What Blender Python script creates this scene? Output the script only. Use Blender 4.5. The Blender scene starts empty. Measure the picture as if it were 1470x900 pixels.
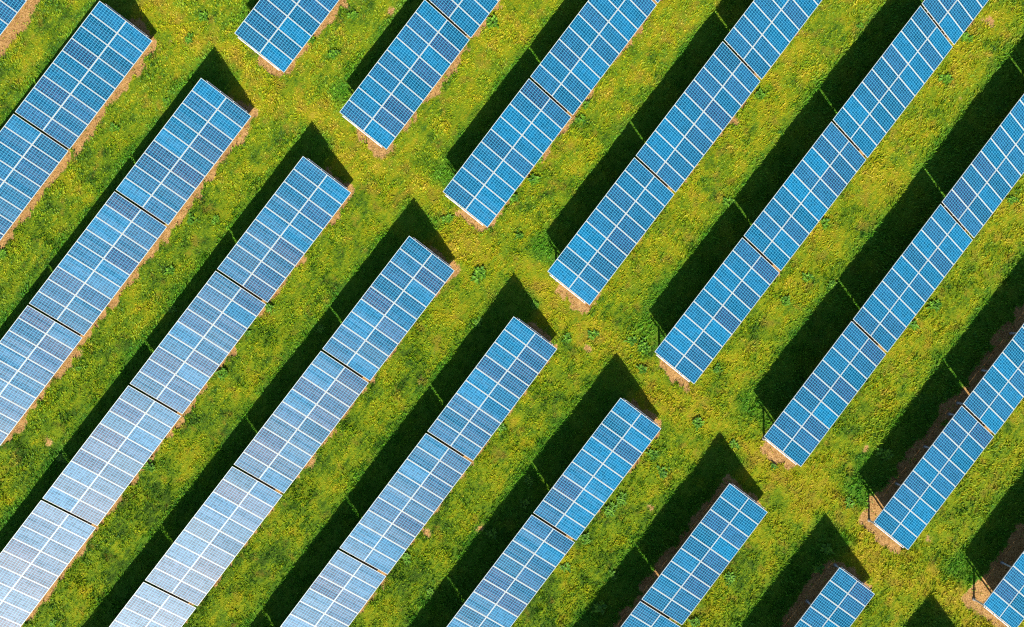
import bpy, bmesh, math, random
import numpy as np
from mathutils import Matrix, Vector

random.seed(7)
rng = np.random.default_rng(11)
sc = bpy.context.scene
col = sc.collection

# ------------------------------------------------------------------ camera
# world: x runs along the rows of panels, +y is uphill (towards the high edges), z up
cam = bpy.data.cameras.new('camera'); camo = bpy.data.objects.new('camera', cam); col.objects.link(camo)
R = Matrix(((0.605549, -0.795259, -0.029551), (0.795805, 0.605026, 0.025251), (-0.002202, -0.038808, 0.999244)))
CAM = Vector((-4.9726, -0.0093, 52.9495))
FPX = 1149.86
camo.matrix_world = Matrix.Translation(CAM) @ R.transposed().to_4x4()
cam.sensor_fit = 'HORIZONTAL'; cam.sensor_width = 36.0; cam.lens = FPX / 1470 * 36.0
cam.clip_start = 0.5; cam.clip_end = 3000
sc.camera = camo

# ------------------------------------------------------------------ light
SUN_AZ, SUN_EL = 0.66933, 0.65797          # shadows run towards +x +y
sdir = Vector((-math.cos(SUN_EL) * math.cos(SUN_AZ), -math.cos(SUN_EL) * math.sin(SUN_AZ), math.sin(SUN_EL)))
world = bpy.data.worlds.new('World'); sc.world = world; world.use_nodes = True
wn = world.node_tree.nodes; wl = world.node_tree.links
bg = wn['Background']; sky = wn.new('ShaderNodeTexSky'); sky.sky_type = 'NISHITA'; sky.sun_disc = False
sky.sun_elevation = SUN_EL; sky.sun_rotation = math.atan2(sdir.x, sdir.y)
sky.air_density = 1.0; sky.dust_density = 0.6; sky.ozone_density = 1.6
wl.new(sky.outputs['Color'], bg.inputs['Color']); bg.inputs['Strength'].default_value = 0.08
sl = bpy.data.lights.new('sun', 'SUN'); sl.energy = 5.0; sl.angle = math.radians(0.5); sl.color = (1.0, 0.94, 0.82)
so = bpy.data.objects.new('sun', sl); col.objects.link(so)
so.rotation_euler = sdir.to_track_quat('Z', 'Y').to_euler(); so.location = (0, 0, 80)
sc.cycles.filter_width = 1.15; sc.cycles.use_denoising = False     # keep the fine grain of cells and grass
vs = sc.view_settings
vs.view_transform = 'Standard'; vs.look = 'None'; vs.exposure = 1.25; vs.gamma = 1.0; vs.use_curve_mapping = False

# ------------------------------------------------------------------ helpers
def tag(o, label=None, cat=None, group=None, kind=None):
    if label: o['label'] = label
    if cat: o['category'] = cat
    if group: o['group'] = group
    if kind: o['kind'] = kind
    return o

def link_mesh(name, me, parent=None, mat=None):
    o = bpy.data.objects.new(name, me); col.objects.link(o)
    if mat and not me.materials: me.materials.append(mat)
    if parent: o.parent = parent
    return o

def box(bm, c, s, rot=None):
    vs_ = []
    for dx in (-.5, .5):
        for dy in (-.5, .5):
            for dz in (-.5, .5):
                p = Vector((dx * s[0], dy * s[1], dz * s[2]))
                if rot: p = rot @ p
                vs_.append(bm.verts.new(p + Vector(c)))
    for f in ((0, 1, 3, 2), (4, 6, 7, 5), (0, 4, 5, 1), (2, 3, 7, 6), (0, 2, 6, 4), (1, 5, 7, 3)):
        bm.faces.new([vs_[i] for i in f])

def done(bm, name):
    bmesh.ops.recalc_face_normals(bm, faces=bm.faces)
    me = bpy.data.meshes.new(name); bm.to_mesh(me); bm.free(); return me

def hash2(ix, iy, seed):
    h = (ix.astype(np.int64) * 374761393 + iy.astype(np.int64) * 668265263 + seed * 1442695041) & 0x7fffffff
    h = ((h ^ (h >> 13)) * 1274126177) & 0x7fffffff
    return ((h ^ (h >> 16)) & 0xffff) / 65535.0

def vnoise(x, y, s, seed):
    x = x / s; y = y / s
    ix = np.floor(x); iy = np.floor(y); fx = x - ix; fy = y - iy
    fx = fx * fx * (3 - 2 * fx); fy = fy * fy * (3 - 2 * fy)
    a = hash2(ix, iy, seed); b = hash2(ix + 1, iy, seed); c = hash2(ix, iy + 1, seed); d = hash2(ix + 1, iy + 1, seed)
    return (a * (1 - fx) + b * fx) * (1 - fy) + (c * (1 - fx) + d * fx) * fy

def fbm(x, y, s, seed, n=3):
    t = 0; w = 0; a = 1.0
    for i in range(n):
        t = t + a * vnoise(x, y, s, seed + i * 17); w += a; a *= .55; s *= .47
    return t / w

class NT:
    """small helper for node trees"""
    def __init__(self, name):
        self.m = bpy.data.materials.new(name); self.m.use_nodes = True
        self.t = self.m.node_tree; self.p = self.t.nodes['Principled BSDF']; self.out = self.t.nodes['Material Output']
    def n(self, kind, **kw):
        nd = self.t.nodes.new(kind)
        for k, v in kw.items(): setattr(nd, k, v)
        return nd
    def l(self, a, b): self.t.links.new(a, b)
    def math(self, op, a, b=None, clamp=False):
        nd = self.n('ShaderNodeMath', operation=op, use_clamp=clamp)
        for i, v in enumerate((a, b)):
            if v is None: continue
            if isinstance(v, (int, float)): nd.inputs[i].default_value = v
            else: self.l(v, nd.inputs[i])
        return nd.outputs[0]
    def mix(self, f, a, b, blend='MIX'):
        nd = self.n('ShaderNodeMix', data_type='RGBA', blend_type=blend)
        for s, v in ((nd.inputs[0], f), (nd.inputs[6], a), (nd.inputs[7], b)):
            if isinstance(v, (int, float)): s.default_value = v
            elif isinstance(v, tuple): s.default_value = v if len(v) == 4 else v + (1,)
            else: self.l(v, s)
        return nd.outputs[2]
    def noise(self, vec, scale, detail=2, rough=.5):
        nd = self.n('ShaderNodeTexNoise'); nd.inputs['Scale'].default_value = scale
        nd.inputs['Detail'].default_value = detail; nd.inputs['Roughness'].default_value = rough
        self.l(vec, nd.inputs['Vector']); return nd.outputs[0]
    def ramp(self, f, a, b, smooth=True):
        nd = self.n('ShaderNodeMapRange'); nd.interpolation_type = 'SMOOTHSTEP' if smooth else 'LINEAR'
        nd.inputs[1].default_value = a; nd.inputs[2].default_value = b; self.l(f, nd.inputs[0]); return nd.outputs[0]

# ------------------------------------------------------------------ the layout (survey of the rows)
PITCH = 1.012; PS = 1.0; TL = 9 * PITCH - .012; GAP = 0.145
TILT = 0.40981; W = 3.79664; PLN = (W - .012) / 2; ROW = 8.48527; H0 = 0.70886
HW = W * math.cos(TILT) / 2; ZC = H0 + W * math.sin(TILT) / 2
ADJ = {('L', 1): [-0.032, -0.0106, -0.048, 0, 0.001], ('L', 2): [-0.0031, 0.0075, -0.0275, -0.001, 0.0016], ('L', 3): [-0.0186, 0.0426, 0.0461, -0.0004, 0.0016], ('L', 4): [0.047, -0.0338, 0.0017, -0.0026, -0.0052], ('L', 5): [0.038, 0.0248, 0.0321, 0.0056, -0.0001], ('L', 6): [0.0516, 0.0476, -0.0173, 0.0007, -0.0004], ('L', 7): [-0.0598, -0.072, 0.0505, 0.0005, -0.0007], ('L', 8): [-0.0499, -0.0784, 0.0244, 0, 0], ('L', 9): [0.0115, 0.02, 0.0348, 0, 0], ('U', 2): [-0.053, 0.0197, 0.0259, 0, 0], ('U', 3): [0.0301, -0.055, -0.0785, 0.0029, 0.0008], ('U', 4): [-0.0143, -0.0318, -0.0264, 0.0009, -0.0009], ('U', 5): [-0.0014, 0.0468, 0.0064, -0.0004, 0.0027], ('U', 6): [0.0649, 0.0825, -0.0567, -0.0045, -0.0003], ('U', 7): [-0.0008, -0.0385, -0.0261, 0.0002, -0.0026], ('U', 8): [-0.0685, -0.1004, -0.0499, 0.0007, -0.0013], ('U', 9): [0.0006, 0.0594, -0.0473, 0, 0]}

def row_end(b, r):
    return (-4.854 - .02255 * r) if b == 'L' else (-1.17434 - .0404 * r)

def table_pose(b, r, k):
    d = ADJ.get((b, r), [0] * 5); s = -1 if b == 'L' else 1
    a = s * (k * (TL + GAP) + TL / 2)
    return Vector((row_end(b, r) + a + d[0], -ROW * (r - 5) + d[1] + d[3] * a, d[2] + d[4] * a)), d[3], -d[4]

def proj(p):
    q = R @ (Vector(p) - CAM)
    return 735 + FPX * q.x / -q.z, 450 - FPX * q.y / -q.z

def ground_at(px, py):
    d = R.transposed() @ Vector(((px - 735) / FPX, -(py - 450) / FPX, -1)); return CAM + d * (-CAM.z / d.z)

TABLES = [('L', 0, 0), ('L', 1, 0), ('L', 1, 1), ('L', 2, 0), ('L', 2, 1), ('L', 2, 2), ('L', 3, 0), ('L', 3, 1), ('L', 3, 2), ('L', 3, 3),
          ('L', 4, 0), ('L', 4, 1), ('L', 4, 2), ('L', 4, 3), ('L', 5, 0), ('L', 5, 1), ('L', 5, 2), ('L', 6, 0), ('L', 6, 1), ('L', 7, 0), ('L', 7, 1),
          ('L', 8, 0), ('L', 9, 0), ('U', 2, 0), ('U', 3, 0), ('U', 3, 1), ('U', 4, 0), ('U', 4, 1), ('U', 4, 2), ('U', 5, 0), ('U', 5, 1), ('U', 5, 2),
          ('U', 6, 0), ('U', 6, 1), ('U', 6, 2), ('U', 6, 3), ('U', 7, 0), ('U', 7, 1), ('U', 7, 2), ('U', 8, 0), ('U', 8, 1), ('U', 9, 0)]
SHADOW_ONLY = []      # filled below: tables just outside the frame whose shadow falls into it
for b in 'LU':
    for r in range(-1, 12):
        for k in range(0, 6):
            if (b, r, k) in TABLES: continue
            p, _, _ = table_pose(b, r, k); hit = 0
            for i in range(24):
                for z, w in ((ZC + HW * math.tan(TILT), HW), (H0, -HW)):
                    q = Vector((p.x + (i / 23 - .5) * TL, p.y + w, z)); g = q - sdir * (q.z / sdir.z)
                    X, Y = proj((g.x, g.y, 0))
                    if 6 < X < 1464 and 6 < Y < 894: hit += 1
            if hit > 1: SHADOW_ONLY.append((b, r, k))
print('shadow only', SHADOW_ONLY)
ALL = TABLES + [t for t in SHADOW_ONLY]
FOOT = [table_pose(*t)[0] for t in ALL]

# ------------------------------------------------------------------ ground fields
BARE = [(623, 512, .35), (603, 542, .3), (845, 500, .3), (1243, 642, .4), (1157, 48, .4), (1055, 175, .5), (1380, 142, .5), (575, 380, .3),
        (560, 15, .3), (497, 8, .4), (690, 760, .3), (935, 730, .25), (1128, 655, .4), (612, 765, .4), (245, 60, .5), (490, 5, .4), (1420, 30, .5),
        (1330, 775, .35), (1090, 740, .3), (70, 635, .5)]
BAREW = [(ground_at(a, b_), c) for a, b_, c in BARE]

def soil_field(x, y):
    """1 on bare earth, 0 in the grass (earth lies under and along the tables)"""
    s = np.zeros_like(x)
    n1 = fbm(x, y, 1.3, 3); n2 = fbm(x, y, .45, 9)
    for (b, r, k), p in zip(ALL, FOOT):
        sg = 1 if b == 'L' else -1                      # aisle end of the table
        extra = .55 if b == 'U' else .35
        ex = extra if k == 0 else .1
        lo, hi = (.1, ex) if sg > 0 else (ex, .1)
        low = {0: .28, 1: .08, 2: .06, 3: -.04, 4: -.1}.get(r, .0) if b == 'L' else {2: .08, 3: .04, 4: .02}.get(r, -.1)
        dx = np.maximum((p.x - TL / 2 - lo) - x, x - (p.x + TL / 2 + hi))
        dy = np.maximum((p.y - HW - low) - y, y - (p.y + HW - (.2 if r >= 8 or (b, r) == ('L', 7) else 1.1)))
        d = np.where((dx > 0) & (dy > 0), np.hypot(np.maximum(dx, 0), np.maximum(dy, 0)), np.maximum(dx, dy))
        d = d + (n1 - .5) * .75 + (n2 - .5) * .85
        s = np.maximum(s, np.clip(.5 - d / .22, 0, 1))
    for p, rad in BAREW:
        d = np.hypot(x - p.x, y - p.y) - rad * .55 + (n2 - .5) * .7 + (n1 - .5) * .5
        s = np.maximum(s, .8 * np.clip(.4 - d / .3, 0, 1))
    return s

def shade_green_field(x, y):
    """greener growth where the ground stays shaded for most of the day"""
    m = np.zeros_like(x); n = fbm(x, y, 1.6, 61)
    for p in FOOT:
        dx = np.abs(x - (p.x + 1.2)) - TL / 2 - .3; dy = np.abs(y - (p.y + HW + .6)) - 1.0  # zone offset and sized to follow the table's cast shadow
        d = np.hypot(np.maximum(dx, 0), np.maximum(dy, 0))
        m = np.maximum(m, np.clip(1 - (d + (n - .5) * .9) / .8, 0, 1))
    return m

def dry_field(x, y):
    """worn, sun dried turf: along the aisle between the row ends and over the open lower lanes"""
    a = np.abs(x + 3.1 + (fbm(x, y, 2.2, 91) - .5) * 3.0) - .7
    return np.clip(1 - a / 1.5, 0, 1) * .5 + .40 * np.clip((x + 25) / 40, 0, 1) - .1

def relief(x, y):
    return (fbm(x, y, 2.6, 21) - .5) * .16 + (fbm(x, y, .7, 33, 2) - .5) * .07

# ------------------------------------------------------------------ materials
def grass_colours(nt, pos, shade_green, rnd, dry):
    """yellow-green turf: dry straw patches, olive patches, fresh growth and painted shadow green behind the tables"""
    mp = nt.n('ShaderNodeMapping'); mp.inputs['Rotation'].default_value = (0, 0, -.55); mp.inputs['Scale'].default_value = (.55, 2.2, 1); nt.l(pos, mp.inputs['Vector'])
    streak = nt.noise(mp.outputs[0], 1.5, 3, .6)
    big = nt.noise(pos, .33, 3, .55); mid = nt.noise(pos, 1.1, 3, .6); fine = nt.noise(pos, 5.5, 2, .6)
    f = nt.math('ADD', nt.math('MULTIPLY', big, 1.4), nt.math('MULTIPLY', mid, 1.2))
    f = nt.math('ADD', f, nt.math('MULTIPLY', fine, .65))
    f = nt.math('ADD', f, nt.math('MULTIPLY', rnd, .62)); f = nt.math('ADD', f, nt.math('MULTIPLY', streak, 1.0)); f = nt.math('ADD', f, nt.math('MULTIPLY', dry, .55))
    f = nt.math('SUBTRACT', f, nt.math('MULTIPLY', shade_green, .15))
    f = nt.math('ADD', nt.math('MULTIPLY', nt.math('SUBTRACT', nt.math('DIVIDE', f, 4.72), .5), 2.5), .365, True)
    ramp = nt.n('ShaderNodeValToRGB'); nt.l(f, ramp.inputs[0])
    e = ramp.color_ramp.elements
    e[0].position = .22; e[0].color = GC[0] + (1,)
    e[1].position = .90; e[1].color = GC[4] + (1,)
    for p, c in ((.32, GC[1]), (.47, GC[2]), (.65, GC[3])):
        q = e.new(p); q.color = c + (1,)
    brown = nt.math('MULTIPLY', nt.ramp(nt.math('ADD', nt.noise(pos, .9, 4, .65), nt.math('MULTIPLY', dry, .10)), .54, .70), .5)
    wild = nt.mix(brown, ramp.outputs[0], nt.mix(rnd, (.15, .100, .010), (.46, .27, .035)))
    return nt.mix(nt.math('MULTIPLY', shade_green, .8), wild, nt.mix(rnd, (.022, .150, .006), (.085, .290, .010)))  # green hue of the table shadows put into the colour, over greener growth
GC = [(.022, .085, .002), (.085, .195, .002), (.205, .290, .002), (.350, .325, .003), (.50, .36, .035)]

nt = NT('grass_blades')
geo = nt.n('ShaderNodeNewGeometry'); at = nt.n('ShaderNodeAttribute', attribute_name='shade_green'); ar = nt.n('ShaderNodeAttribute', attribute_name='rnd')
dr = nt.n('ShaderNodeAttribute', attribute_name='dry')
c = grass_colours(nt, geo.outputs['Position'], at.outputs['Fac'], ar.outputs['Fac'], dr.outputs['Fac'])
nt.l(c, nt.p.inputs['Base Color']); nt.p.inputs['Roughness'].default_value = .6; nt.p.inputs['Specular IOR Level'].default_value = .25
tr = nt.n('ShaderNodeBsdfTranslucent'); nt.l(c, tr.inputs['Color']); ms = nt.n('ShaderNodeMixShader'); ms.inputs[0].default_value = .2
nt.l(nt.p.outputs[0], ms.inputs[1]); nt.l(tr.outputs[0], ms.inputs[2]); nt.l(ms.outputs[0], nt.out.inputs['Surface'])
M_BLADE = nt.m

nt = NT('ground')
geo = nt.n('ShaderNodeNewGeometry'); so_ = nt.n('ShaderNodeAttribute', attribute_name='soil'); at = nt.n('ShaderNodeAttribute', attribute_name='shade_green')
pos = geo.outputs['Position']
dr = nt.n('ShaderNodeAttribute', attribute_name='dry')
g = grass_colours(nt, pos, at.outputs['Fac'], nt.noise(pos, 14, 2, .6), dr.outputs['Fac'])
g = nt.mix(.55, g, (.035, .035, .006))
sn = nt.noise(pos, 3.2, 4, .65); sf = nt.noise(pos, 16, 3, .6)
soilc = nt.mix(nt.ramp(sn, .3, .7), (.22, .112, .032), (.34, .195, .065))
soilc = nt.mix(nt.ramp(sf, .45, .75), soilc, (.46, .29, .14))
soilc = nt.mix(nt.ramp(nt.noise(pos, 11, 4, .7), .48, .36), soilc, (.10, .045, .015))
edge = nt.math('ADD', so_.outputs['Fac'], nt.math('MULTIPLY', nt.math('SUBTRACT', sf, .5), 1.7))
nt.l(nt.mix(nt.ramp(edge, .35, .6), g, soilc), nt.p.inputs['Base Color'])
nt.p.inputs['Roughness'].default_value = .95; nt.p.inputs['Specular IOR Level'].default_value = .1
bmp = nt.n('ShaderNodeBump'); bmp.inputs['Strength'].default_value = .9; bmp.inputs['Distance'].default_value = .06
nt.l(nt.math('ADD', nt.noise(pos, 9, 4, .65), nt.math('MULTIPLY', sf, .5)), bmp.inputs['Height']); nt.l(bmp.outputs[0], nt.p.inputs['Normal'])
M_GROUND = nt.m

nt = NT('solar_cells')
uv = nt.n('ShaderNodeUVMap'); sep = nt.n('ShaderNodeSeparateXYZ'); nt.l(uv.outputs[0], sep.inputs[0])
oi = nt.n('ShaderNodeObjectInfo'); osep = nt.n('ShaderNodeSeparateColor'); nt.l(oi.outputs['Color'], osep.inputs[0])
cu = nt.math('MULTIPLY', nt.math('DIVIDE', nt.math('SUBTRACT', sep.outputs[0], .012), .976), 6.0)
cv = nt.math('MULTIPLY', nt.math('DIVIDE', nt.math('SUBTRACT', sep.outputs[1], .008), .984), 10.0)
def line(x, w): return nt.math('GREATER_THAN', nt.math('ABSOLUTE', nt.math('SUBTRACT', nt.math('FRACT', x), .5)), .5 - w)
gridm = nt.math('MAXIMUM', line(cu, .066), line(cv, .060))
outm = nt.math('MAXIMUM', nt.math('LESS_THAN', cu, 0), nt.math('MAXIMUM', nt.math('GREATER_THAN', cu, 6), nt.math('MAXIMUM', nt.math('LESS_THAN', cv, 0), nt.math('GREATER_THAN', cv, 10))))
gridm = nt.math('MAXIMUM', gridm, outm)
bus = line(nt.math('MULTIPLY', cu, 3.0), .05)
def wnoise(x, y, z):
    cx = nt.n('ShaderNodeCombineXYZ')
    for i, v in enumerate((x, y, z)):
        if isinstance(v, (int, float)): cx.inputs[i].default_value = v
        else: nt.l(v, cx.inputs[i])
    w = nt.n('ShaderNodeTexWhiteNoise'); nt.l(cx.outputs[0], w.inputs[0]); return w.outputs[0]
orand = nt.math('MULTIPLY', oi.outputs['Random'], 91.7)
cellr = wnoise(nt.math('FLOOR', cu), nt.math('FLOOR', cv), orand)
rowr = wnoise(nt.math('FLOOR', cu), 3.5, orand)
gpos = nt.n('ShaderNodeNewGeometry').outputs['Position']
grain = nt.noise(gpos, 28, 2, .6)
base = nt.mix(osep.outputs[1], (.0006, .047, .104), (.012, .026, .070))        # cyan blue ... violet blue
val = nt.math('ADD', nt.math('MULTIPLY', cellr, .50), nt.math('MULTIPLY', rowr, .14))
val = nt.math('ADD', val, nt.math('MULTIPLY', grain, .45)); val = nt.math('ADD', val, .48)
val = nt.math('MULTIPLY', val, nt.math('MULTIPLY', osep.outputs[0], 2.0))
vm = nt.n('ShaderNodeVectorMath', operation='SCALE'); nt.l(base, vm.inputs[0]); nt.l(val, vm.inputs['Scale'])
cellc = nt.mix(nt.math('MULTIPLY', bus, .12), vm.outputs[0], (.03, .20, .32))
cellc = nt.mix(nt.math('MULTIPLY', gridm, .70), cellc, (.05, .29, .46))
dust = nt.noise(gpos, 2.3, 4, .6)
cellc = nt.mix(nt.math('MULTIPLY', nt.ramp(dust, .5, .8), .015), cellc, (.40, .36, .30))
nt.l(cellc, nt.p.inputs['Base Color'])
nt.p.inputs['Specular IOR Level'].default_value = 0.0; nt.p.inputs['Roughness'].default_value = .5
# rolled, anti-reflective solar glass: a weak, broad sheen
gl = nt.n('ShaderNodeBsdfAnisotropic'); gl.distribution = 'BECKMANN'; gl.inputs['Color'].default_value = (1, .90, .84, 1)
nt.l(nt.math('ADD', .415, nt.math('MULTIPLY', rowr, .06)), gl.inputs['Roughness'])
ms = nt.n('ShaderNodeMixShader')
nt.l(nt.math('MULTIPLY', .0195, nt.math('ADD', nt.math('ADD', .50, nt.math('MULTIPLY', cellr, .2)), nt.math('ADD', nt.math('MULTIPLY', rowr, .55), nt.math('MULTIPLY', oi.outputs['Random'], .25)))), ms.inputs[0])
nt.l(nt.p.outputs[0], ms.inputs[1]); nt.l(gl.outputs[0], ms.inputs[2]); nt.l(ms.outputs[0], nt.out.inputs['Surface'])
M_CELL = nt.m

def plain(name, c, rough, metal=0.0, var=0.0, scale=6.0):
    nt = NT(name); nt.p.inputs['Roughness'].default_value = rough; nt.p.inputs['Metallic'].default_value = metal
    if var:
        pos = nt.n('ShaderNodeTexCoord').outputs['Object']; f = nt.noise(pos, scale, 4, .6)
        d = tuple(max(0, x * (1 - var)) for x in c); nt.l(nt.mix(nt.ramp(f, .3, .7), d, c), nt.p.inputs['Base Color'])
    else: nt.p.inputs['Base Color'].default_value = c + (1,)
    return nt.m
M_FRAME = plain('anodised_aluminium', (.37, .355, .32), .5, 0.0, .08, 4)
M_STEEL = plain('galvanised_steel', (.50, .51, .51), .5, .2, .25, 9)
M_CONC = plain('concrete', (.22, .20, .17), .9, 0, .3, 20)

nt = NT('weed_leaf')
ar = nt.n('ShaderNodeAttribute', attribute_name='rnd')
c = nt.mix(ar.outputs['Fac'], (.022, .095, .004), (.140, .300, .012))
nt.l(c, nt.p.inputs['Base Color']); nt.p.inputs['Roughness'].default_value = .6; nt.p.inputs['Specular IOR Level'].default_value = .25
tr = nt.n('ShaderNodeBsdfTranslucent'); nt.l(c, tr.inputs['Color']); ms = nt.n('ShaderNodeMixShader'); ms.inputs[0].default_value = .25
nt.l(nt.p.outputs[0], ms.inputs[1]); nt.l(tr.outputs[0], ms.inputs[2]); nt.l(ms.outputs[0], nt.out.inputs['Surface'])
M_WEED = nt.m

# ------------------------------------------------------------------ ground sheet
xs = np.concatenate(([-900, -300, -120, -70], np.arange(-54, 46.01, .2), [70, 120, 300, 900]))
ys = np.concatenate(([-900, -300, -120, -70], np.arange(-50, 54.01, .2), [70, 120, 300, 900]))
GX, GY = np.meshgrid(xs, ys); nx, ny = len(xs), len(ys)
X = GX.ravel(); Y = GY.ravel()
inner = ((X > -55) & (X < 47) & (Y > -51) & (Y < 55))
S = np.zeros_like(X); SHG = np.zeros_like(X); S[inner] = soil_field(X[inner], Y[inner]); SHG[inner] = shade_green_field(X[inner], Y[inner])
Z = np.where(inner, relief(X, Y) - .05 * S, 0)
ii = np.arange(nx * ny).reshape(ny, nx)
quads = np.stack((ii[:-1, :-1], ii[:-1, 1:], ii[1:, 1:], ii[1:, :-1]), -1).reshape(-1, 4)
def np_mesh(name, co, faces, n):
    me = bpy.data.meshes.new(name); me.vertices.add(len(co)); me.vertices.foreach_set('co', co.astype(np.float32).ravel())
    me.loops.add(faces.size); me.loops.foreach_set('vertex_index', faces.astype(np.int32).ravel())
    me.polygons.add(len(faces)); me.polygons.foreach_set('loop_start', (np.arange(len(faces)) * n).astype(np.int32))
    me.update(calc_edges=True); return me
def attr(me, name, v):
    a = me.attributes.new(name, 'FLOAT', 'POINT'); a.data.foreach_set('value', v.astype(np.float32))
me = np_mesh('ground', np.stack((X, Y, Z), 1), quads, 4); attr(me, 'soil', S); attr(me, 'shade_green', SHG); attr(me, 'dry', dry_field(X, Y))
me.polygons.foreach_set('use_smooth', np.ones(len(quads), dtype=bool))
go = link_mesh('ground', me, None, M_GROUND); tag(go, 'uneven ground with bare sandy earth along the solar tables', 'ground', kind='structure')

# ------------------------------------------------------------------ grass (a real sward of blades)
corners = [ground_at(*p) for p in ((-60, -60), (1530, -60), (1530, 960), (-60, 960))]
def lerp2(a, b_):
    A, B, C, D = [np.array((q.x, q.y)) for q in corners]
    a = a[:, None]; b_ = b_[:, None]
    return (A * (1 - a) + B * a) * (1 - b_) + (D * (1 - a) + C * a) * b_
NTUFT = 190000
P = lerp2(rng.random(NTUFT), rng.random(NTUFT))
s = soil_field(P[:, 0], P[:, 1])
keep = rng.random(NTUFT) > np.clip(s * 1.15, 0, .93)
under = np.zeros(NTUFT, bool)
for p in FOOT:
    under |= (np.abs(P[:, 0] - p.x) < TL / 2 - .3) & (np.abs(P[:, 1] - p.y) < HW - .9)
keep &= ~under
P = P[keep]; s = s[keep]; n = len(P)
shg = shade_green_field(P[:, 0], P[:, 1])
NB = 5
clump = fbm(P[:, 0], P[:, 1], .8, 51, 3)
hgt = (.045 + .11 * np.clip((clump - .25) * 1.7, 0, 1) + .05 * shg) * (1 - .6 * s)
trnd = rng.random(n)
bx = np.repeat(P[:, 0], NB) + rng.normal(0, .036, n * NB); by = np.repeat(P[:, 1], NB) + rng.normal(0, .036, n * NB)
bh = np.repeat(hgt, NB) * (.55 + .8 * rng.random(n * NB)); bw = .013 + .019 * rng.random(n * NB)
ang = rng.random(n * NB) * 2 * np.pi; lean = (.25 + .75 * rng.random(n * NB)) * bh * 1.1
wind = np.repeat((vnoise(P[:, 0], P[:, 1], 1.1, 77) - .5), NB) * 4
lx = np.cos(ang) * lean + np.cos(wind) * bh * .35; ly = np.sin(ang) * lean + np.sin(wind) * bh * .35
px_, py_ = -np.sin(ang) * bw, np.cos(ang) * bw
bz = relief(bx, by) - .01
N = n * NB
co = np.empty((N, 4, 3))
co[:, 0] = np.stack((bx - px_, by - py_, bz), 1); co[:, 1] = np.stack((bx + px_, by + py_, bz), 1)
co[:, 2] = np.stack((bx + lx * .45 + px_ * .8, by + ly * .45 + py_ * .8, bz + bh * .62), 1)
co[:, 3] = np.stack((bx + lx, by + ly, bz + bh * .9), 1)
base_i = np.arange(N)[:, None] * 4
faces = np.concatenate((base_i + np.array([0, 1, 2]), base_i + np.array([0, 2, 3])), 0)
me = np_mesh('grass', co.reshape(-1, 3), faces, 3)
attr(me, 'shade_green', np.repeat(np.repeat(shg, NB), 4))
attr(me, 'dry', np.repeat(np.repeat(dry_field(P[:, 0], P[:, 1]), NB), 4))
attr(me, 'rnd', np.repeat(np.repeat(trnd, NB) * .7 + rng.random(N) * .3, 4))
gr = link_mesh('grass', me, None, M_BLADE); tag(gr, 'rough yellow green turf growing in lanes between the solar tables', 'grass', kind='stuff')
print('grass faces', len(faces))

# ------------------------------------------------------------------ one solar table, then copies
def panel_mesh():
    bm = bmesh.new(); u = bm.loops.layers.uv.new('UVMap'); a, b_ = PS / 2 - .021, PLN / 2 - .021
    box(bm, (0, 0, -.009), (2 * a, 2 * b_, .006))
    bm.normal_update()
    for f in bm.faces:
        for lp in f.loops: lp[u].uv = ((lp.vert.co.x + a) / (2 * a), (lp.vert.co.y + b_) / (2 * b_))
    return done(bm, 'solar_panel')
def frame_mesh():
    bm = bmesh.new(); fw = .025
    for sx in (-1, 1): box(bm, (sx * (PS / 2 - fw / 2), 0, -.018), (fw, PLN, .040))
    for sy in (-1, 1): box(bm, (0, sy * (PLN / 2 - fw / 2), -.018), (PS - 2 * fw, fw, .040))
    me = done(bm, 'frame'); return me
ME_PANEL, ME_FRAME = panel_mesh(), frame_mesh()
ME_PANEL.materials.append(M_CELL); ME_FRAME.materials.append(M_FRAME)
RX = Matrix.Rotation(TILT, 3, 'X')
def slope(y, dz=0.0):            # point on the table plane at up-slope distance y, dz below/above
    return RX @ Vector((0, y, dz)) + Vector((0, 0, ZC))
bm = bmesh.new(); box(bm, (0, 0, 0), (TL + .02, .045, .06), None); ME_PURLIN = done(bm, 'purlin'); ME_PURLIN.materials.append(M_STEEL)
bm = bmesh.new(); box(bm, (0, 0, 0), (.055, 3.2, .08), None); ME_RAFTER = done(bm, 'rafter'); ME_RAFTER.materials.append(M_STEEL)
STN = (-TL / 2 + .38, -TL / 6, TL / 6, TL / 2 - .38)
YB, YF = 1.02, -1.02
def post_mesh(y, name):
    top = slope(y, -.17).z; bm = bmesh.new(); h = top + .45
    box(bm, (-.035, 0, h / 2 - .45), (.012, .10, h)); box(bm, (.012, .044, h / 2 - .45), (.082, .012, h)); box(bm, (.012, -.044, h / 2 - .45), (.082, .012, h))
    me = done(bm, name); me.materials.append(M_STEEL); return me
ME_BACK, ME_FRONT = post_mesh(YB, 'back_post'), post_mesh(YF, 'front_post')
bm = bmesh.new(); bmesh.ops.create_cone(bm, cap_ends=True, segments=14, radius1=.12, radius2=.11, depth=.12); ME_FOOT = done(bm, 'footing'); ME_FOOT.materials.append(M_CONC)

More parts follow.
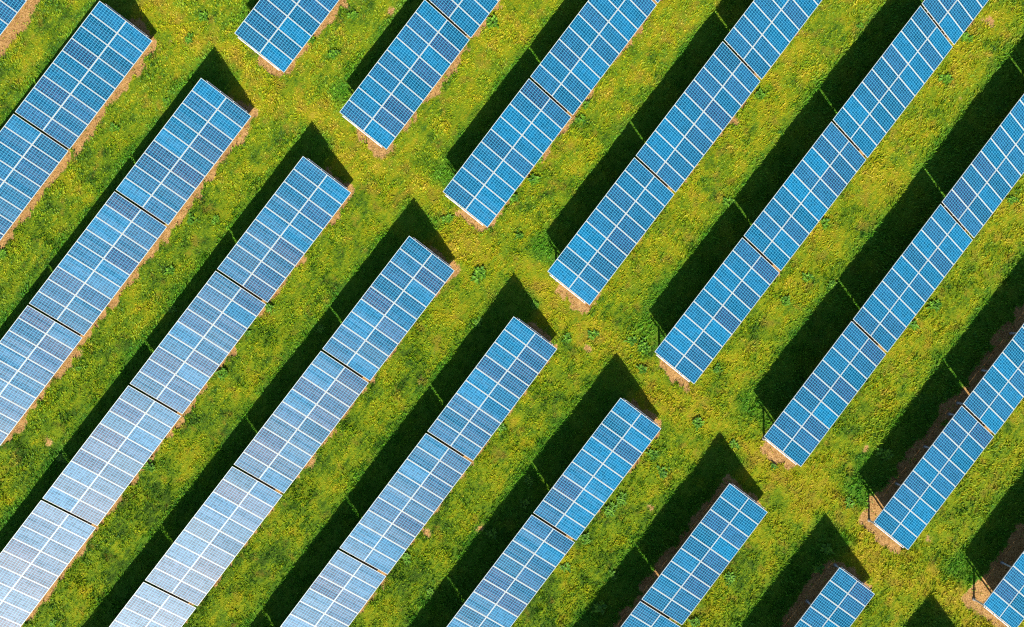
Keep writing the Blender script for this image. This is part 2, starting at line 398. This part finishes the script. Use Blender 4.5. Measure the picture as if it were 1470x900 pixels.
LABELS = {
 ('L', 0, 0): 'sliver of a solar table cut off by the top left corner',
 ('L', 1, 0): 'solar table whose aisle end nearly touches the top edge, upper left corner',
 ('L', 1, 1): 'solar table cut by the left edge, above wide bare soil strip, near top left',
 ('L', 2, 0): 'bright blue solar table at the aisle end of the third lower-left row',
 ('L', 2, 1): 'second solar table from aisle in third lower-left row, beside sandy strip',
 ('L', 2, 2): 'pale blue third table of third lower-left row, cut by left edge',
 ('L', 3, 0): 'solar table at the aisle end of the fourth lower-left row, greyer lower panels',
 ('L', 3, 1): 'greyish solar table second from the aisle in the fourth lower-left row',
 ('L', 3, 2): 'silver grey solar table with washed out panels, third in fourth lower-left row',
 ('L', 3, 3): 'whitest glaring solar table, cut by the bottom left corner',
 ('L', 4, 0): 'solar table at the aisle end of the fifth lower-left row, second panel darker',
 ('L', 4, 1): 'solar table second from the aisle in fifth lower-left row, blue turning grey',
 ('L', 4, 2): 'grey glaring solar table third from the aisle in fifth lower-left row',
 ('L', 4, 3): 'whitish solar table cut by bottom edge, last in fifth lower-left row',
 ('L', 5, 0): 'solar table with light cyan panels by its upper edge, ending sixth lower-left row',
 ('L', 5, 1): 'second solar table from the aisle in the sixth lower-left row',
 ('L', 5, 2): 'third table of sixth lower-left row, cut by bottom edge',
 ('L', 6, 0): 'solar table with a bright cyan lower column of panels beside the aisle',
 ('L', 6, 1): 'blue solar table cut by bottom edge, second in seventh lower-left row',
 ('L', 7, 0): 'solar table at the aisle end of the eighth lower-left row, near bottom edge',
 ('L', 7, 1): 'small piece of the second table of eighth lower-left row at bottom edge',
 ('L', 8, 0): 'short visible end of the last lower-left row, cut by bottom edge, lower right',
 ('L', 9, 0): 'solar table below the bottom edge, only its pointed shadow shows, lower right',
 ('U', 2, 0): 'solar table cut by the top edge, first upper-right row, left of all others',
 ('U', 3, 0): 'solar table at the aisle end of the second upper-right row',
 ('U', 3, 1): 'second table of second upper-right row, cut by top edge',
 ('U', 4, 0): 'solar table at the aisle end of the third upper-right row, dark gap above',
 ('U', 4, 1): 'second solar table of the third upper-right row, cut by top edge',
 ('U', 4, 2): 'third table of third upper-right row, barely reaching the top edge',
 ('U', 5, 0): 'solar table at the aisle end of fourth upper-right row, one lone cyan end panel',
 ('U', 5, 1): 'middle solar table of the fourth upper-right row',
 ('U', 5, 2): 'third table of fourth upper-right row, cut by top edge',
 ('U', 6, 0): 'solar table at the aisle end of the fifth upper-right row',
 ('U', 6, 1): 'second solar table from the aisle in the fifth upper-right row',
 ('U', 6, 2): 'third solar table from the aisle in the fifth upper-right row',
 ('U', 6, 3): 'fourth table of fifth upper-right row, cut by top edge near right corner',
 ('U', 7, 0): 'solar table at aisle end of sixth upper-right row, sandy patch at its foot',
 ('U', 7, 1): 'second solar table from the aisle in the sixth upper-right row',
 ('U', 7, 2): 'third table of sixth upper-right row, cut by right edge',
 ('U', 8, 0): 'solar table at aisle end of seventh upper-right row, post shadow on bare soil',
 ('U', 8, 1): 'second table of seventh upper-right row, cut by right edge',
 ('L', 5, 3): 'hidden table continuing the sixth lower-left row below the frame, only shadow in view',
 ('L', 6, 2): 'hidden table continuing the seventh lower-left row below the frame, only shadow in view',
 ('U', 7, 3): 'hidden table continuing the sixth upper-right row beyond the right edge, only shadow in view',
 ('U', 9, 0): 'corner of a solar table cut by the bottom right corner, post and soil exposed'}
# tints seen on single panels: (panel number from the aisle end, 0 = high column / 1 = low column): (brightness, violet)
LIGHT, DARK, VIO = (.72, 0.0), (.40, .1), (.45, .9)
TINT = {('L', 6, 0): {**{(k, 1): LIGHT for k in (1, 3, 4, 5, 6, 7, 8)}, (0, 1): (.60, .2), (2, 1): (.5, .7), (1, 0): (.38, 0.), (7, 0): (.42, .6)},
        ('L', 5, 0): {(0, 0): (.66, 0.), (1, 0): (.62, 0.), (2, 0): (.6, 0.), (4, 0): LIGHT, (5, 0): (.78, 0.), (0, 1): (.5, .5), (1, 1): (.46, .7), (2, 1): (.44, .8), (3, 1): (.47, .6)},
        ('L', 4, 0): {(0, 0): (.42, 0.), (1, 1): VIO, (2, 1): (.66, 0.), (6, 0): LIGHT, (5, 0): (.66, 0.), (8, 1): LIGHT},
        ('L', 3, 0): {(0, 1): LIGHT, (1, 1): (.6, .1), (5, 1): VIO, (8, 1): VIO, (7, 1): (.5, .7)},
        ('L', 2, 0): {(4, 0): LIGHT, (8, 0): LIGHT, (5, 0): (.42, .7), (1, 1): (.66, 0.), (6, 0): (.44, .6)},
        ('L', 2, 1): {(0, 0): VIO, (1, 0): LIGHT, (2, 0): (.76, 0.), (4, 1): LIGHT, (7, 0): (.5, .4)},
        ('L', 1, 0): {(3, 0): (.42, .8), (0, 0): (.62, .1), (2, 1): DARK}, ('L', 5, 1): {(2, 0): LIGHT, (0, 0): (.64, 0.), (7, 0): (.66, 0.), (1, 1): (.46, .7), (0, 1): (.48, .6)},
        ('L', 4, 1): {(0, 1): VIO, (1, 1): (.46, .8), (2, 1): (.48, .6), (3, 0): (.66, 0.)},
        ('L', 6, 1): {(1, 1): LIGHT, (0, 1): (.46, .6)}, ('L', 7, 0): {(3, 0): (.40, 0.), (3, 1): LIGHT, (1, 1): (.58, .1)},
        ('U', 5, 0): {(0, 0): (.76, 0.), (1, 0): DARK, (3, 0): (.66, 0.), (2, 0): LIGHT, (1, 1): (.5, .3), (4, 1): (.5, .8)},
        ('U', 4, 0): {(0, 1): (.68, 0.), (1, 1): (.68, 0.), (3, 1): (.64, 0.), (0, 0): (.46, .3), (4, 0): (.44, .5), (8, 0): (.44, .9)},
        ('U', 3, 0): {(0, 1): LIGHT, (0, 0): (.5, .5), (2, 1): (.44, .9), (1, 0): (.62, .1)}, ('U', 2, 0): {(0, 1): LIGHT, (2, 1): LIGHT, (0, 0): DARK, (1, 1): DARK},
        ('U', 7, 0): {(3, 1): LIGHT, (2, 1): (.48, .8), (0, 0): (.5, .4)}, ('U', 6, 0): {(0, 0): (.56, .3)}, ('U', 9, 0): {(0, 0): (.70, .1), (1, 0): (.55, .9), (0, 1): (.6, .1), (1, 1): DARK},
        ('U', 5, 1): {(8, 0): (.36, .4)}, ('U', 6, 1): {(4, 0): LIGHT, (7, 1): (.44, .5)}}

def make_table():
    root = bpy.data.objects.new('solar_table', None); root.empty_display_size = .5; col.objects.link(root)
    for k in range(9):
        for c_ in (0, 1):
            p = link_mesh('solar_panel', ME_PANEL, root)
            p.location = slope((.5 - c_) * 2 * (PLN / 2 + .006)) + Vector(((k - 4) * PITCH, 0, 0)); p.rotation_euler = (TILT, 0, 0)
            p['_k'] = k; p['_c'] = c_
            link_mesh('frame', ME_FRAME, p)
    for y in (-1.45, -.5, .5, 1.45):
        o = link_mesh('purlin', ME_PURLIN, root); o.location = slope(y, -.07); o.rotation_euler = (TILT, 0, 0)
    for x in STN:
        o = link_mesh('rafter', ME_RAFTER, root); o.location = slope(0, -.147) + Vector((x, 0, 0)); o.rotation_euler = (TILT, 0, 0)
        for y, me in ((YB, ME_BACK), (YF, ME_FRONT)):
            g = slope(y, -.15); o = link_mesh(me.name.split('.')[0], me, root); o.location = (x, g.y, 0)
            f = link_mesh('footing', ME_FOOT, o); f.location = (0, 0, -.03)
    return root
def copy_tree(o, parent=None):
    c_ = o.copy(); col.objects.link(c_)
    if parent: c_.parent = parent; c_.matrix_parent_inverse = Matrix()
    for ch in list(o.children): copy_tree(ch, c_)
    return c_
proto = make_table()
roots = [proto] + [copy_tree(proto) for _ in ALL[1:]]
for t, root in zip(ALL, roots):
    b, r, k = t; p, yaw, pit = table_pose(*t)
    root.location = p; root.rotation_euler = (0, pit, yaw)
    lab = LABELS.get(t)
    if not lab:
        lab = 'solar table outside the frame whose dark shadow falls into the %s' % ('left part' if b == 'L' else 'right part')
    tag(root, lab, 'solar table', 'solar tables standing in parallel rows')
    tint = TINT.get(t, {})
    if k == 0:                       # the rafter at the aisle end stands just clear of the panels
        e = 1 if b == 'L' else -1
        for ch in root.children:
            if ch.name.startswith('rafter') and ch.location.x * e > TL / 2 - .5: ch.location.x += e * .445
            elif '_post' in ch.name and ch.location.x * e > TL / 2 - .5: ch.location.x += e * .32
            elif ch.name.startswith('purlin'): ch.location.x += e * .07
    for ch in root.children:
        if '_k' not in ch: continue
        i = ch['_k']; c_ = ch['_c']; del ch['_k']; del ch['_c']
        kk = 8 - i if b == 'L' else i
        q = random.random()
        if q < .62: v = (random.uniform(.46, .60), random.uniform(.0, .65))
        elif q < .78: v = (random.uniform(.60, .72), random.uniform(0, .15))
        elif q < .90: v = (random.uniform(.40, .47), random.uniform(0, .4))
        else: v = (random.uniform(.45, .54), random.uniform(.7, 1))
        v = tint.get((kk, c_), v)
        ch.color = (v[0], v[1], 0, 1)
        ch.rotation_euler = (TILT + random.gauss(0, .0035), random.gauss(0, .004), 0)

# ------------------------------------------------------------------ weeds
def weed_mesh(nl, rad, seed, upright):
    rd = random.Random(seed); V = []; F = []; RN = []; hubs = [(rd.gauss(0, .13), rd.gauss(0, .13)) for _ in range(max(3, nl // 7))]
    for i in range(nl):
        a = i * 2.39996 + rd.uniform(-.4, .4); L = rad * rd.uniform(.28, .78); w = L * rd.uniform(.13, .24); el = rd.uniform(.15, .75) * upright + .12
        bx_, by_ = hubs[i % len(hubs)]; ca, sa = math.cos(a), math.sin(a); tw = rd.uniform(-.5, .5); rn = rd.random(); i0 = len(V)
        for j in range(5):
            t = j / 4; d = L * t * math.cos(el) ; z = L * math.sin(el) * (t * 1.5 - t * t * 1.0) + .03
            ww = w * math.sin(math.pi * min(1, .14 + .82 * t)) * (1 if j < 4 else .35)
            for sgn, dz in ((-1, .25), (0, 0), (1, .25)):
                V.append((bx_ + ca * d - sa * ww * sgn, by_ + sa * d + ca * ww * sgn, z + dz * ww + tw * ww * sgn * .6)); RN.append(min(1, max(0, rn + rd.uniform(-.08, .08))))
        for j in range(4):
            for s_ in (0, 1):
                q = i0 + j * 3 + s_; F.append((q, q + 1, q + 4, q + 3))
    me = bpy.data.meshes.new('leafy_weed'); me.from_pydata(V, [], F); me.update()
    at_ = me.attributes.new('rnd', 'FLOAT', 'POINT'); at_.data.foreach_set('value', RN)
    me.materials.append(M_WEED); return me
WM = [weed_mesh(70, .36, 1, .8), weed_mesh(90, .32, 2, 1.0), weed_mesh(50, .40, 3, .6), weed_mesh(110, .30, 4, 1.1), weed_mesh(44, .34, 5, .7), weed_mesh(120, .32, 6, 1.0)]
WEEDS = [(273, 57, 1.0), (293, 25, 1.1), (168, 182, 1.2), (238, 147, 1.0), (480, 78, 1.2), (447, 60, .9), (245, 390, 1.0), (273, 317, 1.0), (310, 315, .8), (4, 363, 1.1),
 (320, 537, 1.3), (248, 447, 1.0), (115, 527, .7), (460, 473, 1.1), (388, 443, .9), (357, 477, .8), (217, 672, 1.4), (88, 658, 1.0), (77, 895, .8), (707, 33, 1.3), (832, 175, 1.3),
 (843, 153, 1.0), (773, 230, 1.0), (768, 257, 1.3), (738, 287, 1.1), (820, 37, .8), (507, 22, 1.1), (687, 393, 1.5), (768, 438, .9), (812, 483, 1.1), (853, 477, 1.2), (923, 497, 1.4),
 (905, 490, 1.1), (920, 530, 1.1), (747, 340, .9), (643, 313, 1.1), (687, 463, .9), (1127, 432, 1.1), (1160, 395, 1.3), (1187, 323, 1.2), (1193, 410, 1.0), (1340, 440, 1.3), (1312, 467, 1.2),
 (1027, 530, 1.0), (1357, 113, 1.3), (1385, 55, 1.1), (1090, 137, 1.1), (1047, 287, 1.2), (1233, 40, .8), (1453, 287, 1.0), (720, 615, 1.0), (935, 652, 1.2), (950, 680, 1.3), (877, 733, 1.3),
 (893, 717, 1.2), (840, 773, 1.1), (810, 817, 1.3), (703, 768, 1.2), (760, 690, 1.1), (753, 720, 1.0), (860, 873, 1.3), (880, 827, 1.0), (617, 850, .9), (583, 800, .9), (1002, 607, 1.1),
 (1057, 637, 1.1), (1215, 720, 1.2), (1047, 830, 1.3), (1188, 787, 1.2), (1173, 817, 1.3), (1110, 668, .8), (1270, 650, 1.3), (1458, 833, 1.3), (997, 893, 1.0), (1340, 660, 1.0), (1355, 610, .9), (1005, 520, .8)]
NUM = ['first', 'second', 'third', 'fourth', 'fifth', 'sixth', 'seventh', 'eighth', 'ninth']
def shaded(g):
    for t, p in zip(ALL, FOOT):
        for i in range(0, 12):
            h = H0 + (i / 11) * W * math.sin(TILT); q = g + sdir * (h / sdir.z)
            if abs(q.x - p.x) < TL / 2 and abs(q.y - (p.y + (i / 11 - .5) * 2 * HW)) < .2: return True
    return False
info = []
for i, (px, py, s_) in enumerate(WEEDS):
    g = ground_at(px, py); best = min(TABLES, key=lambda t: max(abs(g.x - table_pose(*t)[0].x) - TL / 2, 0) * 1.2 + max(abs(g.y - table_pose(*t)[0].y) - HW, 0))
    p = table_pose(*best)[0]; b, r, k = best
    blk = 'lower-left' if b == 'L' else 'upper-right'; rn = NUM[r] if b == 'L' else NUM[r - 2]
    tname = '%s table of %s %s row' % (('aisle-end', 'second', 'third', 'fourth')[k], rn, blk)
    aisle = -4.7 < g.x + .03 * (5 - 0) < -1.0 and max(abs(g.x - p.x) - TL / 2, 0) > .2
    rel = 'in aisle by' if aisle else ('left of' if g.y > p.y else 'right of')
    info.append((i, g, s_, shaded(g), rel, tname, b))
from collections import defaultdict
grp = defaultdict(list)
for it in info: grp[(it[3], it[4], it[5])].append(it)
for key, its in grp.items():
    its.sort(key=lambda it: it[1].x)
    for j, (i, g, s_, sh, rel, tname, b) in enumerate(its):
        ext = ''
        if len(its) == 2: ext = (', lower one', ', upper one')[j]
        elif len(its) > 2: ext = ', lowest one' if j == 0 else (', topmost one' if j == len(its) - 1 else ', %s from below' % NUM[j])
        size = 'big' if s_ >= 1.2 else ('small' if s_ < .95 else 'middling')
        lab = '%s %s weed %s %s%s' % (size, 'shaded' if sh else 'sunlit', rel, tname, ext)
        o = link_mesh('leafy_weed', WM[(i * 5 + i // 3) % len(WM)])
        o.location = (g.x, g.y, float(relief(np.array([g.x]), np.array([g.y]))[0]) + .03); o.rotation_euler = (0, 0, random.uniform(0, 6.28)); sc_ = s_ * random.uniform(.9, 1.12)
        o.scale = (sc_, sc_, sc_); tag(o, lab, 'weed', 'leafy weeds growing in the turf')
